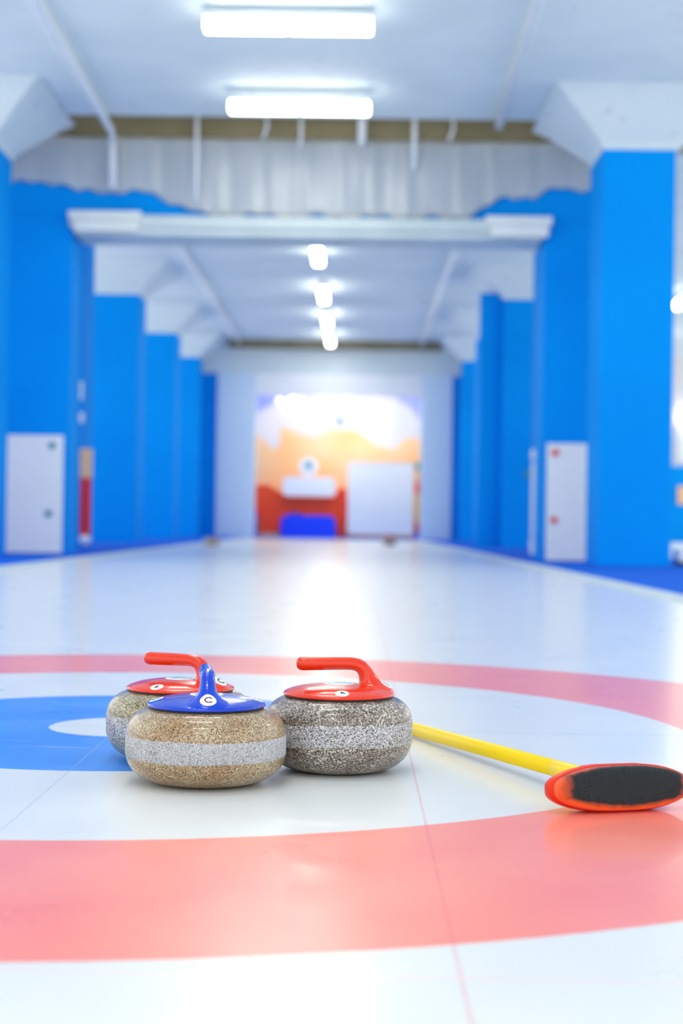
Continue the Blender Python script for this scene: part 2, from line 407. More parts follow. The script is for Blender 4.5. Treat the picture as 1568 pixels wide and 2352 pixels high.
# ledge under the header with thicker cream ends
bm = bmesh.new()
box(bm, -3.46, 2.24, 18.9, 19.75, 3.90, 4.05, 0.012); box(bm, -3.40, 2.16, 18.95, 19.7, 3.82, 3.90, 0.01)
struct(obj('trim_4', bm, M['ledgemid']), 'pale ledge beam under the header')
for x0, x1, side in ((-3.46, -2.60, 'left'), (1.48, 2.26, 'right')):
    bm = bmesh.new(); box(bm, x0, x1, 18.82, 18.9, 3.98, 4.08, 0.012); box(bm, x0+0.06, x1-0.04, 18.85, 18.9, 3.84, 3.98, 0.015)
    struct(obj('trim_6', bm, M['ledge']), 'cream moulded end of the ledge, ' + side)

# hanging plastic film over the header: rippled sheet with a ragged lower edge
def film():
    bm = bmesh.new(); nx, nz = 200, 14; g = []
    rnd = random.Random(9)
    for i in range(nx+1):
        u = i/nx; x = -4.75 + u*8.2
        side = min(u, 1-u)
        low = 4.33 - 0.26*min(1, max(0, (min((u-0.27)/0.08, (0.79-u)/0.06))))
        low += 0.02*sin(x*9)+0.015*sin(x*23+1)
        if side < 0.17: low += 0.10*min(1, (0.17-side)/0.03)
        col = []
        for j in range(nz+1):
            z = 4.985 + (low-4.985)*j/nz
            y = 18.965 + 0.012*sin(x*7.3+0.6*sin(z*5)) + 0.008*sin(x*17+z*2) + 0.006*sin(x*31)
            col.append(bm.verts.new((x, y, z)))
        g.append(col)
    for A, C in zip(g, g[1:]):
        for j in range(nz): bm.faces.new((A[j], C[j], C[j+1], A[j+1]))
    r = bmesh.ops.solidify(bm, geom=list(bm.faces), thickness=0.002)
    return bm
tag(obj('plastic_sheet', film(), M['film'], smooth=True), 'rippled whitish plastic sheet hanging over the blue header above the lane', 'plastic sheet')

# portal at the far end of the ice
bm = bmesh.new()
box(bm, -3.62, -2.64, 41.0, 41.5, 0, 4.22); struct(obj('wall_portal_left', bm, M['pier']), 'pale blue-white pier left of the far opening')
struct(obj('wall_portal_right', B(1.635, 2.42, 41.0, 41.5, 0, 4.22), M['pier']), 'pale blue-white pier right of the far opening')
struct(obj('wall_portal_header', B(-2.64, 1.635, 41.0, 41.5, 3.70, 4.22), M['white']), 'white lintel across the far opening')

struct(obj('wall_portal_upper', B(-7.0, 3.6, 41.02, 41.5, 4.22, 5.3), M['concrete']), 'pale concrete wall above the far opening')
struct(obj('wall_portal_side', B(-7.0, -3.62, 41.05, 41.5, 0, 4.22), M['blue']), 'blue wall left of the far white pier')
struct(obj('wall_portal_side', B(2.42, 3.6, 41.05, 41.5, 0, 4.22), M['blue']), 'blue wall right of the far white pier')
struct(obj('trim_5', B(-3.3, 2.1, 40.6, 41.1, 4.86, 5.05), M['raw']), 'brownish beam above the far opening')

# ------------------------------------------------------------------ columns with flared capitals
def make_column(x0, x1, y, label, depth=0.95, col='blue'):
    t = empty('column', ((x0+x1)/2, y+depth/2, 0.0))
    hw, hd = (x1-x0)/2, depth/2
    bm = bmesh.new(); box(bm, -hw, hw, -hd, hd, 0.0, 4.52, 0.03)
    obj('column_shaft', bm, M[col], t)
    bm = bmesh.new(); rings = []
    for z, g in ((4.50, 0.0), (4.56, 0.02), (4.66, 0.13), (4.82, 0.30), (4.95, 0.45), (5.06, 0.60)):
        a, b = hw+g, hd+min(g, 0.6)
        rings.append([bm.verts.new(p) for p in ((-a,-b,z), (a,-b,z), (a,b,z), (-a,b,z))])
    for A, C in zip(rings, rings[1:]):
        for k in range(4): bm.faces.new((A[k], A[(k+1)%4], C[(k+1)%4], C[k]))
    bm.faces.new(rings[0]); bm.faces.new(rings[-1])
    obj('column_capital', bm, M['concrete'], t)
    tag(t, label, 'column', 'blue columns along the lane')
    return t
ords = ['nearest', 'second', 'third', 'fourth', 'fifth']
for k, y in enumerate((17.2, 23.0, 28.8, 34.7, 39.8)):
    extra = [' cut by the frame edge', ' behind the cross wall with the red strip', '', '', ''][k]
    make_column(-4.93, -3.98, y, 'blue square column left of the lane, %s from the camera%s' % (ords[k], extra), 0.95)
    extra = [' and widest in the photo', ' just beyond the panel with red dots', '', '', ''][k]
    make_column(2.60, 3.39, y, 'blue square column right of the lane, %s from the camera%s' % (ords[k], extra), 0.95)
tag(obj('partition_panel', B(2.20, 2.60, 29.0, 29.2, 0, 4.64, bev=0.01), M['blue']), 'tall narrow blue panel standing against the third right column', 'panel')

# ------------------------------------------------------------------ ceiling pipes and hangers
def pipe(name, pts, r, m, label, cat, group=None):
    bm = bmesh.new(); tube(bm, pts, r, 10)
    return tag(obj(name, bm, M[m], smooth=True), label, cat, group)
pipe('conduit', [(-2.86, -4.5, 4.98), (-2.88, 12, 4.98), (-2.93, 18.55, 4.98), (-2.94, 18.75, 4.95), (-2.94, 18.85, 4.85), (-2.94, 18.86, 4.35)], 0.045, 'pipe', 'white conduit along the left of the near ceiling, turning down the header', 'pipe', 'ceiling conduits')
pipe('conduit', [(1.45, -4.5, 4.98), (1.47, 10, 4.98), (1.56, 18.2, 4.98)], 0.045, 'pipe', 'straight white conduit along the right of the near ceiling', 'pipe', 'ceiling conduits')
pipe('conduit', [(-3.02, 19.9, 4.98), (-3.05, 40.9, 4.98)], 0.05, 'pipe', 'white conduit along the left of the far ceiling beyond the header', 'pipe', 'ceiling conduits')
pipe('conduit', [(1.58, 19.9, 4.98), (1.60, 40.9, 4.98)], 0.05, 'pipe', 'white conduit along the right of the far ceiling beyond the header', 'pipe', 'ceiling conduits')
pipe('drop_pipe', [(0.0, 18.84, 5.56), (0.0, 18.84, 4.9)], 0.05, 'pipe', 'short white pipe stub crossing the brown beam right of the second lamp', 'pipe', 'pipe stubs before the header')
pipe('drop_pipe', [(-1.95, 18.84, 5.56), (-1.95, 18.84, 4.2)], 0.025, 'pipe', 'thin white pipe running down the left half of the header', 'pipe', 'pipe stubs before the header')
pipe('drop_pipe', [(0.62, 18.84, 5.56), (0.62, 18.84, 4.62)], 0.03, 'pipe', 'thin white pipe running down the right half of the header', 'pipe', 'pipe stubs before the header')
pipe('drop_pipe', [(-0.72, 18.84, 5.56), (-0.72, 18.84, 4.85)], 0.02, 'pipe', 'thin white stub below the middle of the second lamp', 'pipe', 'pipe stubs before the header')
for x, lab in ((-1.15, 'short pale hanger rod crossing the beam left of the middle of the header'), (1.05, 'pale hanger rod crossing the beam in its right half')):
    pipe('drop_pipe', [(x, 18.84, 5.56), (x+0.03, 18.83, 5.1), (x-0.02, 18.84, 4.95)], 0.018, 'pipe', lab, 'pipe', 'pipe stubs before the header')

# ------------------------------------------------------------------ lamps
def make_lamp(x, y, z, length, along, label, group, gap=True, watts=LAMP_W, drop=True):
    """tube fitting; along='x' lies across the lane, 'y' along it"""
    t = empty('ceiling_lamp', (x, y, z), 0 if along == 'x' else pi/2)
    hl = length/2
    bm = bmesh.new(); box(bm, -hl, hl, -0.08, 0.08, 0.045, 0.075, 0.008)
    obj('housing', bm, M['housing'], t)
    for s in (-1, 1):
        a, b = (0.012, hl) if s > 0 else (-hl, -0.012)
        bm = bmesh.new(); box(bm, a, b, -0.085, 0.085, -0.065, 0.045, 0.02)
        obj('diffuser', bm, M['tube'], t)
    if drop:
        for s in (-1, 1):
            bm = bmesh.new(); tube(bm, [(s*hl*0.7, 0, 0.055), (s*hl*0.7, 0, ZC+0.03-z)], 0.004, 6)
            obj('suspension_wire', bm, M['steel'], t)
    tag(t, label, 'lamp', group)
    ld = bpy.data.lights.new('lamp_light', 'AREA'); ld.shape = 'RECTANGLE'
    ld.size, ld.size_y = length, 0.12; ld.energy = watts; ld.color = LAMP_COL
    lo = bpy.data.objects.new('lamp_light', ld); COL.objects.link(lo); lo.parent = t; lo.location = (0, 0, -0.072)
    return t
G1 = 'tube lamps lying across the lane near the camera'
make_lamp(-0.675, 14.3, 4.897, 1.50, 'x', 'long lit tube lamp across the lane, topmost in the photo', G1)
make_lamp(-0.675, 17.1, 4.885, 1.50, 'x', 'long lit tube lamp across the lane, just before the brown beam', G1)
G2 = 'lamps in a line along the lane beyond the header'
for (y, lab) in ((26.7, 'small bright lamp beyond the header, nearest and highest of the four in line'), (31.4, 'small bright lamp, second of the four in line along the far ceiling'),
                 (35.4, 'small bright lamp, third of the four in line along the far ceiling'), (39.3, 'small bright lamp, last and lowest of the four in line')):
    make_lamp(-0.71, y, 4.90, 1.5, 'y', lab, G2)
G3 = 'lamps in the room behind the far opening'
make_lamp(-0.70, 42.6, 3.48, 1.0, 'x', 'lit tube lamp behind the far opening, left and lower of the two', G3, watts=7, drop=True)
make_lamp(0.09, 43.1, 3.62, 1.0, 'x', 'lit tube lamp behind the far opening, right and upper of the two', G3, watts=7, drop=True)
for x, lab in ((-1.9, 'left'), (1.0, 'right')):  # pair of unseen lamps added to brighten the far room
    make_lamp(x, 41.8, 4.75, 1.2, 'x', 'unseen fill lamp added above the far opening, %s of the pair' % lab, G3, watts=44)
G4 = 'tube lamps over the near ice, overhead'
for y in (11.5, 8.7, 5.9, 3.1, 0.3, -2.5):
    make_lamp(-0.675, y, 4.897, 1.5, 'x', 'lit tube lamp over the near ice, overhead outside the photo', G4)
G5 = 'tube lamps over the bay right of the columns'
make_lamp(6.38, 31.6, 4.90, 1.5, 'y', 'bright lamp beyond the big right column at the right photo edge', G5)
for y in (2, 8, 14, 24, 38):  # unseen lamps added along the side bay as fill
    make_lamp(6.6 if y < 20 else 6.9, y, 4.90, 1.5, 'y', 'unseen fill lamp added over the right bay', G5, watts=LAMP_W*1.3)
for x, lab, st in ((-1.79, 'round bright lamp on the far wall left of the tube lamps', 8), (-2.17, 'dim round lamp leftmost on the far wall', 1.2)):
    t = empty('wall_lamp', (x, 43.93, 3.74)); tag(t, lab, 'lamp', 'round lamps on the far wall')
    bm = bmesh.new(); bmesh.ops.create_uvsphere(bm, u_segments=20, v_segments=12, radius=0.10); obj('lamp_globe', bm, glow('lit globe', st), t, True, (0, -0.06, 0))
    bm = bmesh.new(); tube(bm, [(0, 0.0, 0), (0, 0.07, 0)], 0.06, 16); obj('lamp_base', bm, M['housing'], t)
t = empty('wall_lamp', (9.0, 43.9, 3.45)); tag(t, 'round white lamp far beyond the big right column at the photo edge', 'lamp', 'round lamps on the far wall')
bm = bmesh.new(); bmesh.ops.create_uvsphere(bm, u_segments=20, v_segments=12, radius=0.17); obj('lamp_globe', bm, glow('bright globe', 9), t, True, (0, -0.08, 0))
bm = bmesh.new(); tube(bm, [(0, 0.0, 0), (0, 0.1, 0)], 0.07, 16); obj('lamp_base', bm, M['housing'], t)

# ------------------------------------------------------------------ panels by the cross walls
def panel(name, x0, x1, y, z0, z1, dots, dotmat, label):
    t = empty(name, ((x0+x1)/2, y, z0)); hw = (x1-x0)/2
    bm = bmesh.new(); box(bm, -hw, hw, -0.02, 0.02, 0.0, z1-z0, 0.008); obj('board', bm, M['panel'], t)
    for dx, dz in dots:
        bm = bmesh.new(); tube(bm, [(dx-(x0+x1)/2, -0.035, dz-z0), (dx-(x0+x1)/2, -0.018, dz-z0)], 0.042, 18)
        obj('fixing_dot', bm, M[dotmat], t)
    return tag(t, label, 'board', 'white boards on the cross walls')
panel('wall_board', -4.42, -3.50, 18.97, 0.02, 1.42, [(-3.63, 1.30), (-3.66, 0.49)], 'teal', 'white board with two small dark dots at the foot of the left cross wall')
panel('wall_board', 2.25, 3.02, 18.97, 0.02, 1.41, [(2.345, 1.30), (2.34, 0.50)], 'reddot', 'white board with two red dots at the foot of the right cross wall')

t = empty('marker_strip', (-3.90, 22.96, 0.04))
bm = bmesh.new(); box(bm, -0.075, 0.075, -0.03, 0.03, 0.14, 0.98, 0.01); obj('red_panel', bm, M['reddot'], t)
bm = bmesh.new(); box(bm, -0.085, 0.085, -0.03, 0.03, 0.98, 1.40, 0.01); obj('peach_panel', bm, M['peach'], t)
bm = bmesh.new(); bmesh.ops.create_uvsphere(bm, u_segments=16, v_segments=10, radius=0.085); obj('foot_ball', bm, M['white'], t, True, (0, 0, 0.085))
tag(t, 'narrow red and peach strip with white foot standing at the second left column', 'marker')
for x, z, h, lab in ((-3.95, 2.15, 0.26, 'larger small white notice, highest pair on the second left column'), (-3.93, 1.82, 0.14, 'small white notice lowest on the second left column')):
    bm = bmesh.new(); box(bm, -0.06, 0.06, -0.004, 0.004, 0, h)
    o = obj('notice', bm, M['panel'], loc=(x-0.08, 22.985, z)); tag(o, lab, 'notice', 'white notices on the second left column')
t = empty('white_post', (2.535, 22.9, 0.015))
bm = bmesh.new(); box(bm, -0.035, 0.035, -0.03, 0.03, 0.24, 1.32, 0.008); obj('post_tube', bm, M['panel'], t)
bm = bmesh.new(); box(bm, -0.045, 0.045, -0.04, 0.04, 0.0, 0.22, 0.01); obj('post_foot', bm, M['panel'], t)
bm = bmesh.new(); box(bm, -0.045, 0.045, -0.04, 0.04, 1.36, 1.50, 0.01); obj('post_cap', bm, M['panel'], t)
bm = bmesh.new(); tube(bm, [(0, 0, 0.2), (0, 0, 1.4)], 0.012, 8); obj('post_core', bm, M['steel'], t)
tag(t, 'thin white post in front of the second right column', 'post')
bm = bmesh.new(); box(bm, -0.05, 0.05, -0.03, 0.0, -0.06, 0.06, 0.01)
tag(obj('wall_socket', bm, M['teal'], loc=(3.05, 28.8, 1.35)), 'small dark box on the third right column', 'socket')

# bin with black foot right of the big column
t = empty('storage_bin', (3.72, 17.55, 0.015))
bm = bmesh.new(); box(bm, -0.22, 0.22, -0.15, 0.15, 0.045, 0.19, 0.02); obj('bin_body', bm, M['panel'], t)
bm = bmesh.new(); box(bm, -0.19, 0.19, -0.17, 0.13, 0.0, 0.045, 0.01); obj('bin_foot', bm, M['black'], t)
tag(t, 'low white box on a black foot right of the biggest column', 'box')
t = empty('wall_poster', (9.25, 43.96, 2.2))
bm = bmesh.new(); box(bm, -0.45, 0.45, -0.02, 0.02, 0, 1.1, 0.01); obj('poster_board', bm, M['panel'], t)
tag(t, 'pinkish white board on the far wall beyond the big right column', 'poster')
struct(obj('trim_7', B(7.5, 11.0, 43.9, 44.0, 0, 2.1), M['blue']), 'blue dado on the far wall of the right bay')
bm = bmesh.new(); box(bm, -0.25, 0.25, -0.02, 0.02, 0, 0.5, 0.01)
tag(obj('pink_sign', bm, M['peach'], loc=(9.05, 43.86, 1.05)), 'small pink sign on the blue dado at the right photo edge', 'sign')

# ------------------------------------------------------------------ far end: mural, whiteboard, goal-like red arch
YM = 43.99
bm = bmesh.new()
prism_y(bm, [(-3.4, 0), (2.4, 0), (2.4, 2.35), (1.75, 2.75), (1.35, 2.78), (1.0, 2.45), (0.45, 2.6), (0.0, 2.95), (-0.8, 3.0), (-1.15, 2.75), (-1.6, 2.85), (-2.1, 3.05), (-2.15, 2.45), (-2.35, 2.4), (-2.75, 2.8), (-3.4, 2.95)], YM-0.01, YM+0.005)
me = obj('mural_peaks', bm, M['peach']); 
tag(me, 'peach mountain-like mural shapes painted on the far wall', 'mural')
bm = bmesh.new()
prism_y(bm, [(-3.4, 3.3), (-2.9, 3.35), (-2.2, 3.75), (-1.7, 3.9), (-1.7, 4.0), (-3.4, 4.0)], YM-0.008, YM+0.005)  # shade of the chamfered corner put in as a coloured patch
tag(obj('corner_shade', bm, M['violet']), 'violet patch for the chamfer shading, upper left of the far wall', 'mural', 'violet corner shade patches')
bm = bmesh.new()
prism_y(bm, [(1.05, 3.85), (1.45, 3.6), (1.8, 3.2), (2.3, 3.2), (2.3, 4.0), (1.05, 4.0)], YM-0.008, YM+0.005)
tag(obj('corner_shade', bm, M['violet']), 'violet patch for the chamfer shading, upper right of the far wall', 'mural', 'violet corner shade patches')

# red arch structure with a blue mat standing in it
def arc(cx, cz, rx, rz, a0, a1, n=10):
    return [(cx+rx*cos(radians(a0+(a1-a0)*i/n)), cz+rz*sin(radians(a0+(a1-a0)*i/n))) for i in range(n+1)]
t = empty('padded_arch', (-1.5, 43.6, 0.012))
out = [(-1.15, 0.10), (-1.15, 0.55), (-1.36, 0.62), (-1.36, 1.22)] + arc(-1.05, 1.22, 0.31, 0.20, 180, 60, 6) + [(-0.62, 1.22), (-0.4, 1.10), (0.90, 1.10), (0.98, 1.30), (1.10, 1.36), (1.22, 1.30), (1.26, 0.9), (1.22, 0.10), (0.98, 0.10), (0.96, 0.35)]
out += arc(0.75, 0.42, 0.19, 0.18, 0, 90, 5) + [(0.1, 0.62), (-0.05, 0.68), (-0.25, 0.68)] + arc(-0.36, 0.42, 0.20, 0.20, 90, 180, 5) + [(-0.58, 0.10)]
bm = bmesh.new(); prism_y(bm, out, -0.12, 0.2); obj('arch_body', bm, M['scarlet'], t)
obj('arch_foot', B(-1.12, -0.60, -0.1, 0.2, 0.0, 0.10, bev=0.01), M['peach'], t); obj('arch_foot', B(0.98, 1.24, -0.1, 0.2, 0.0, 0.10, bev=0.01), M['scarlet'], t)
tag(t, 'large red padded arch standing before the far mural', 'arch')
mat_pts = [(-0.55, 0.0)] + arc(-0.36, 0.40, 0.19, 0.19, 180, 90, 6) + [(-0.22, 0.63), (0.1, 0.58)] + arc(0.74, 0.40, 0.19, 0.19, 90, 0, 6) + [(0.93, 0.0)]
bm = bmesh.new(); prism_y(bm, mat_pts, -0.06, 0.1)
tag(obj('blue_mat', bm, M['royal'], loc=(-1.5, 43.35, 0.012)), 'royal blue mat under the red arch at the far end', 'mat')
tag(obj('blue_mat', B(-0.14, 0.14, -0.06, 0.1, 0, 0.72, bev=0.02), M['royal'], loc=(-2.85, 43.0, 0.012)), 'narrow blue mat left of the red arch by the white pier', 'mat')

# white scoreboard with a round-headed clock above
t = empty('scoreboard', (-1.30, 43.35, 1.12))
def rrect(hw, h, r, n=6):
    return arc(hw-r, h-r, r, r, 0, 90, n)+arc(-hw+r, h-r, r, r, 90, 180, n)+arc(-hw+r, r, r, r, 180, 270, n)+arc(hw-r, r, r, r, 270, 360, n)
bm = bmesh.new(); prism_y(bm, rrect(0.72, 0.52, 0.14), -0.04, 0.04); obj('score_panel', bm, M['white'], t)
bm = bmesh.new(); tube(bm, [(0, 0.12, 0.25), (0, 0.60, 0.25)], 0.03, 8); obj('wall_bracket', bm, M['steel'], t)
tag(t, 'white rounded scoreboard panel above the red arch', 'scoreboard')
t = empty('wall_clock', (-1.32, 43.35, 1.66))
bm = bmesh.new(); tube(bm, [(0, -0.03, 0.26), (0, 0.03, 0.26)], 0.26, 28); obj('clock_face', bm, M['white'], t)
bm = bmesh.new(); tube(bm, [(0, -0.045, 0.30), (0, -0.03, 0.30)], 0.10, 20); obj('clock_centre', bm, M['teal'], t)
bm = bmesh.new(); tube(bm, [(0, 0.03, 0.26), (0, 0.60, 0.26)], 0.03, 8); obj('wall_bracket', bm, M['steel'], t)
tag(t, 'round white dial with teal centre above the scoreboard', 'clock')
# whiteboard on feet
t = empty('whiteboard', (0.645, 43.2, 0.012))
bm = bmesh.new(); box(bm, -0.86, 0.86, -0.02, 0.02, 0.13, 2.03, 0.01); obj('board', bm, M['panel'], t)
bm = bmesh.new()
for a in ((-0.88, 0.88, -0.03, 0.03, 2.0, 2.05), (-0.88, 0.88, -0.03, 0.03, 0.10, 0.15), (-0.89, -0.85, -0.03, 0.03, 0.1, 2.05), (0.85, 0.89, -0.03, 0.03, 0.1, 2.05)): box(bm, *a)
obj('board_frame', bm, M['housing'], t)
for s in (-0.7, 0.7):
    bm = bmesh.new(); box(bm, s-0.03, s+0.03, -0.22, 0.22, 0.0, 0.04, 0.006); box(bm, s-0.02, s+0.02, -0.02, 0.02, 0.03, 0.12); obj('stand_foot', bm, M['steel'], t)
tag(t, 'large white board standing right of the red arch', 'whiteboard')
t = empty('banner', (1.68, 43.4, 0.012))
for nm, z0, z1, mm in (('banner_foot', 0.0, 0.16, 'royal'), ('red_section', 0.16, 0.42, 'reddot'), ('yellow_section', 0.42, 1.20, 'yellowp'), ('orange_section', 1.20, 1.55, 'scarlet'), ('green_section', 1.85, 2.05, 'teal'), ('peach_section', 1.55, 1.85, 'peach')):
    bm = bmesh.new(); box(bm, -0.10, 0.10, -0.03, 0.03, z0, z1, 0.004); obj(nm, bm, M[mm], t)
tag(t, 'narrow red yellow and orange banner right of the far whiteboard', 'banner')
bm = bmesh.new(); tube(bm, [(0, 0, 0), (0, 0, 0.14)], 0.07, 14)
tag(obj('ceiling_speaker', bm, M['teal'], loc=(-0.47, 43.9, 3.17)), 'small dark speaker high on the far wall below the tube lamps', 'speaker')

# ------------------------------------------------------------------ curling stones
def handle_mesh():
    bm = bmesh.new()
    prof = [(0, .1338), (.0990, .1338), (.1004, .1346), (.1010, .1360), (.1004, .1380), (.0985, .1398), (.094, .1420), (.088, .1443), (.080, .1468), (.070, .1490), (.058, .1510), (.045, .1526), (.030, .1540), (.015, .1547), (0, .155)]
    lathe(bm, prof, 128)
    R = [(-.0785, .1893, 0, .0010, .0010), (-.0780, .1893, 0, .0050, .0050), (-.0762, .1893, 0, .0088, .0090), (-.0725, .1893, 0, .0115, .0118), (-.0660, .1894, 0, .0128, .0132),
         (-.050, .1896, 0, .0126, .0134), (-.030, .1899, 0, .0124, .0136), (-.010, .1902, 0, .0121, .0134), (.010, .1903, 0, .0117, .0130), (.022, .1899, -8, .0116, .0128),
         (.032, .1880, -24, .0118, .0128), (.0395, .1840, -42, .0122, .0130), (.0445, .1785, -58, .0130, .0134), (.0480, .1720, -68, .0142, .0140), (.0508, .1655, -74, .0158, .0153),
         (.0535, .1600, -78, .0182, .0176), (.0558, .1555, -82, .0215, .0210), (.0578, .1515, -85, .0262, .0260), (.0592, .1480, -88, .0318, .0325), (.0600, .1445, -90, .0370, .0400), (.0600, .1400, -90, .0400, .0440)]
    seg = 40; rings = []
    for x, z, ang, a, b in R:
        th = radians(ang); nx, nz = -sin(th), cos(th)       # in-plane normal of the path
        rings.append([bm.verts.new((x + a*cos(2*pi*k/seg)*nx, b*sin(2*pi*k/seg), z + a*cos(2*pi*k/seg)*nz)) for k in range(seg)])
    for A, C in zip(rings, rings[1:]):
        for k in range(seg): bm.faces.new((A[k], A[(k+1)%seg], C[(k+1)%seg], C[k]))
    bm.faces.new(rings[0]); bm.faces.new(rings[-1])
    bmesh.ops.recalc_face_normals(bm, faces=bm.faces)
    me = bpy.data.meshes.new('handle'); bm.to_mesh(me); bm.free()
    o = bpy.data.objects.new('tmp', me); COL.objects.link(o)
    r = o.modifiers.new('r', 'REMESH'); r.mode = 'VOXEL'; r.voxel_size = 0.0011; r.use_smooth_shade = True
    s = o.modifiers.new('s', 'SMOOTH'); s.factor = 0.5; s.iterations = 14
    dg = bpy.context.evaluated_depsgraph_get(); dg.update()
    ev = o.evaluated_get(dg)
    out = bpy.data.meshes.new_from_object(ev)
    bpy.data.objects.remove(o)
    for p in out.polygons: p.use_smooth = True
    return out
HANDLE = handle_mesh()
BVH = BVHTree.FromPolygons([v.co.copy() for v in HANDLE.vertices], [tuple(p.vertices) for p in HANDLE.polygons])

def project(bm_pts, origin, d, off):
    """origin: base point outside the surface; d: ray direction; bm_pts: list of local offsets"""
    out = []
    for p in bm_pts:
        hit = BVH.ray_cast(origin+p, d, 0.2)
        if hit[0] is None: out.append(None)
        else: out.append(hit[0] - d*off)
    return out
def frame_at(ang, r, tilt):
    """plan position at angle/radius, ray tilted outward; returns origin, dir, right, up"""
    rad = Vector((cos(ang), sin(ang), 0))
    d = (Vector((0, 0, -1)) - rad*tilt).normalized()
    target = BVH.ray_cast(rad*r + Vector((0, 0, 0.3)), Vector((0, 0, -1)), 0.5)[0]
    up = (-rad - d*(-rad).dot(d)).normalized()
    right = up.cross(-d).normalized()
    if r < 0.01:
        target = BVH.ray_cast(Vector((0, 0, 0.172)), Vector((0, 0, -1)), 0.5)[0]
        return target - d*0.012, d, right, up
    return target - d*0.06, d, right, up
def disc_sticker(name, ang, r, tilt, rad, m, parent, off=0.0004, inner=0.0):
    o0, d, rt, up = frame_at(ang, r, tilt)
    bm = bmesh.new(); rings = []
    radii = [inner + (rad-inner)*i/6 for i in range(7)] if inner else [rad*i/6 for i in range(1, 7)]
    cen = None
    if not inner: cen = bm.verts.new(project([Vector()], o0, d, off)[0])
    for q in radii:
        pts = project([rt*q*cos(2*pi*k/40)+up*q*sin(2*pi*k/40) for k in range(40)], o0, d, off)
        rings.append([bm.verts.new(p) for p in pts])
    rings.append([bm.verts.new(v.co + d*0.0008) for v in rings[-1]])
    if cen:
        for k in range(40): bm.faces.new((cen, rings[0][k], rings[0][(k+1)%40]))
    for A, C in zip(rings, rings[1:]):
        for k in range(40): bm.faces.new((A[k], A[(k+1)%40], C[(k+1)%40], C[k]))
    return obj(name, bm, m, parent, True)
def text_sticker(name, ch, ang, r, tilt, size, m, parent, rot=0.0, off=0.0009):
    cu = bpy.data.curves.new('t', 'FONT'); cu.body = ch; cu.size = size; cu.align_x = 'CENTER'; cu.align_y = 'CENTER'; cu.offset = size*0.022
    to = bpy.data.objects.new('t', cu); COL.objects.link(to)
    dg = bpy.context.evaluated_depsgraph_get(); dg.update()
    me = bpy.data.meshes.new_from_object(to.evaluated_get(dg)); bpy.data.objects.remove(to)
    bm = bmesh.new(); bm.from_mesh(me)
    bmesh.ops.triangulate(bm, faces=bm.faces)
    bmesh.ops.subdivide_edges(bm, edges=[e for e in bm.edges if e.calc_length() > size*0.12], cuts=2)
    cx = sum(v.co.x for v in bm.verts)/len(bm.verts)
    ys = [v.co.y for v in bm.verts]; cy = (max(ys)+min(ys))/2; xs = [v.co.x for v in bm.verts]; cx = (max(xs)+min(xs))/2
    o0, d, rt, up = frame_at(ang, r, tilt)
    c, s = cos(rot), sin(rot)
    for v in bm.verts:
        a, b = v.co.x-cx, v.co.y-cy
        p = rt*(a*c-b*s) + up*(a*s+b*c)
        v.co = project([p], o0, d, off)[0]
    return obj(name, bm, m, parent)

def stone(loc, rz, Rb, m_body, m_band, m_handle, number, num_rot, z_lo, z_hi, wob_amp, label, ink='ink', seed=0):
    t = empty('curling_stone', loc, rz)
    prof = [(0, .0065), (.050, .006), (.0575, .0025), (.0615, .0), (.0655, .0), (.070, .0012)]
    a, b = Rb-.070, z_lo-.0012+.002
    for i in range(1, 17):
        th = pi/2*i/16
        prof.append((.070 + a*sin(th), .0012 + b*(1-cos(th))))
    a2, b2 = Rb-.086, .1320-z_hi
    prof.append((Rb, z_hi-.002))
    for i in range(1, 15):
        th = pi/2*i/14
        prof.append((.086 + a2*cos(th), z_hi + b2*sin(th)))
    prof += [(.06, .1322), (0, .1322)]
    bm = bmesh.new(); lathe(bm, prof, 128)
    body = obj('granite_body', bm, m_body, t, True)
    # pale striking band, slightly proud, with an uneven edge
    rr = random.Random(seed)
    ph = [rr.uniform(0, 6.28) for _ in range(8)]
    def w(j, ang):
        e = sum(sin((k+1)*ang+ph[k])*wob_amp/(1+0.5*k) for k in range(5))*0.5 + 0.0005*sin(37*ang+ph[6])
        e2 = sum(sin((k+1)*ang+ph[(k+3) % 8]+1)*wob_amp/(1+0.4*k) for k in range(5))*0.6 + 0.0005*sin(41*ang+ph[7])
        return e if j >= 4 else e2
    q = Rb + .0009
    band = [(q-.006, z_lo-.0022), (q-.0022, z_lo-.0012), (q-.0008, z_lo-.0002), (q, z_lo+.0016), (q, z_hi-.0016), (q-.0008, z_hi+.0004), (q-.002, z_hi+.0012), (q-.006, z_hi+.0022)]
    bm = bmesh.new(); lathe(bm, band, 256, w)
    obj('striking_band', bm, m_band, t, True)
    bm = bmesh.new(); lathe(bm, [(0, .1300), (.0970, .1300), (.0978, .132), (.0970, .1342), (0, .1342)], 96)
    obj('rubber_gasket', bm, M['black'], t, True)
    hm = HANDLE.copy(); hm.materials.clear(); hm.materials.append(m_handle)
    h = link(bpy.data.objects.new('handle', hm), t)
    for ang, nm in ((-pi/2, 'number_sticker'), (pi/2, 'number_sticker')):
        s = disc_sticker(nm, ang, .0850, 0.25, .0125, M['sticker'], h)
        s['label'] = 'round white sticker with a black number'
        text_sticker('digit', number, ang, .0850, 0.25, .0165, M['ink'], s, num_rot)
    s = disc_sticker('letter_sticker', 0.0, .0845, 0.45, .0138, M['sticker'], h)
    s['label'] = 'round white sticker with the letter C'
    text_sticker('letter', 'C', 0.0, .0845, 0.45, .0200, M[ink], s, 0.0)
    s = disc_sticker('centre_label', pi, .0012, 0.0, .0285, M['sticker'], h)
    s['label'] = 'round white label with light blue print'
    disc_sticker('blue_print', pi, .0012, 0.0, .0225, M['emblem'], s, 0.0009, 0.009)
    tag(t, label, 'curling stone', 'curling stones on the near rings')
    return t
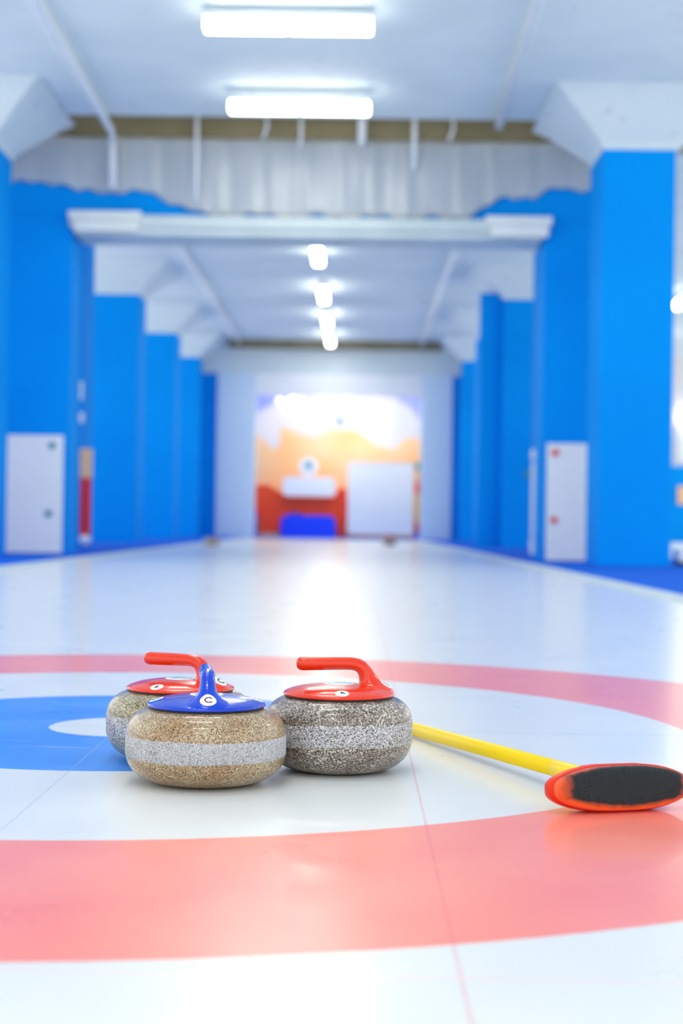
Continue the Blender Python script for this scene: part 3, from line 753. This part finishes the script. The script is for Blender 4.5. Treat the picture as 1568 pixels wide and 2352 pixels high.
s_front = stone((-0.2505, 2.720, 0), radians(-83), .1358, M['g_warm'], M['g_band'], M['blueplastic'], '2', 0, .0500, .0850, .0010, 'warm brown granite curling stone with blue handle, nearest the camera', 'maroon', 3)
s_right = stone((-0.0265, 2.885, 0), radians(4), .1322, M['g_grey'], M['g_band2'], M['redplastic'], '4', radians(30), .0520, .0900, .0030, 'grey granite curling stone with red handle, right stone of the three', 'ink', 11)
s_back = stone((-0.324, 2.985, 0), radians(-24), .1362, M['g_olive'], M['g_band2'], M['redplastic'], '6', 0, .0520, .0880, .0014, 'olive granite curling stone with red handle, partly behind the blue-handled one', 'ink', 7)

s_front.scale = (1, 1, 0.965); s_back.scale = (1, 1, 0.965)

# two distant stones on the ice, blurred in the photo
for (x, y, rz, lab, src, bodym) in ((0.655, 31.0, 0.6, 'distant curling stone with red handle near the far right of the ice', s_right, 'g_grey'),
                             (-2.50, 27.7, 2.0, 'distant dark curling stone close to the left kerb', s_front, 'g_grey')):
    c = copy_tree(src); c.location = (x, y, 0); c.rotation_euler = (0, 0, rz)
    c['label'] = lab; c['group'] = 'distant curling stones'

# ------------------------------------------------------------------ curling broom
def broom():
    C = Vector((0.419, 2.500, 0))
    ax = Vector((1, 0.30, 0)).normalized()             # long axis of the head
    t = empty('curling_broom', C, math.atan2(ax.y, ax.x))
    L, Hh = 0.1210, 0.0370
    # outline seen from the pad side: cut-corner boat shape
    def outline(s, n=64, cut=1.0):
        pts = []
        for k in range(n):
            a = 2*pi*k/n
            c_, s_ = cos(a), sin(a)
            e = 3.3
            x = math.copysign(abs(c_)**(2/e), c_)*L*s
            z = math.copysign(abs(s_)**(2/e), s_)*Hh*(1-(1-s)*1.1)
            # taper towards the ends
            z *= 1 - 0.34*abs(x/(L*s))**2.6
            pts.append((x, z))
        return pts
    hd = bpy.data.objects.new('broom_head', None)
    def loft(layers, m, name, parent):
        bm = bmesh.new(); rings = []
        for s, y in layers:
            rings.append([bm.verts.new((x, y, z)) for x, z in outline(s)])
        n = len(rings[0])
        for A, D in zip(rings, rings[1:]):
            for k in range(n): bm.faces.new((A[k], A[(k+1)%n], D[(k+1)%n], D[k]))
        for rg in (rings[0], rings[-1]):
            cx = Vector((0, sum(v.co.y for v in rg)/n, 0)); cv = bm.verts.new(cx)
            for k in range(n): bm.faces.new((cv, rg[k], rg[(k+1)%n]))
        o = obj(name, bm, m, parent, True); o.location = (0, 0, 0.0372)
        o.rotation_euler = (radians(-7), 0, 0)
        return o
    loft([(0.90, 0.030), (0.97, 0.026), (1.0, 0.018), (1.0, 0.004), (0.985, 0.0), (0.94, -0.0005)], M['broomred'], 'head_frame', t)
    pad = loft([(0.95, 0.002), (0.935, -0.002), (0.94, -0.007), (0.93, -0.011), (0.90, -0.0145), (0.84, -0.017), (0.74, -0.0185), (0.6, -0.0195), (0.4, -0.020)], M['pad'], 'brush_pad', t)
    pad['label'] = 'orange-red fabric pad worn black in the middle'
    # raised back shell whose corners show above the pad
    bm = bmesh.new()
    prism_y(bm, [(-0.066, 0.028), (-0.056, 0.0345), (-0.030, 0.0365), (0.040, 0.0365), (0.052, 0.034), (0.058, -0.02), (-0.066, -0.02)], 0.012, 0.034)
    bmesh.ops.bevel(bm, geom=list(bm.edges), offset=0.003, segments=2, affect='EDGES')
    o = obj('head_shell', bm, M['broomred'], t, True); o.location = (0, 0, 0.0372); o.rotation_euler = (radians(-7), 0, 0)
    # pole, in world then moved to the local frame
    P0 = Vector((0.406, 2.540, 0.0375)); P1 = Vector((0.075, 3.46, 0.0135))
    inv = Matrix.Rotation(-math.atan2(ax.y, ax.x), 4, 'Z') @ Matrix.Translation(-C)
    u = (P1-P0).normalized(); Ln = 1.16
    at = lambda s: inv @ (P0 + u*s)
    sj = 0.175
    bm = bmesh.new(); tube(bm, [at(sj), at(0.6), at(Ln-0.004), at(Ln)], [.0139, .0139, .0139, .011], 32); obj('pole', bm, M['yellow'], t, True)
    bm = bmesh.new(); tube(bm, [at(0.0), at(sj+0.008), at(sj+0.0092)], [.0149, .0147, .0138], 32); obj('pole_sleeve', bm, M['yellow'], t, True)
    bm = bmesh.new(); tube(bm, [at(-0.012), at(0.02), at(0.035)], [.018, .018, .0155], 24); obj('pole_socket', bm, M['broomred'], t, True)
    tag(t, 'curling broom with yellow pole and red black-worn head lying on the ice', 'broom')
broom()
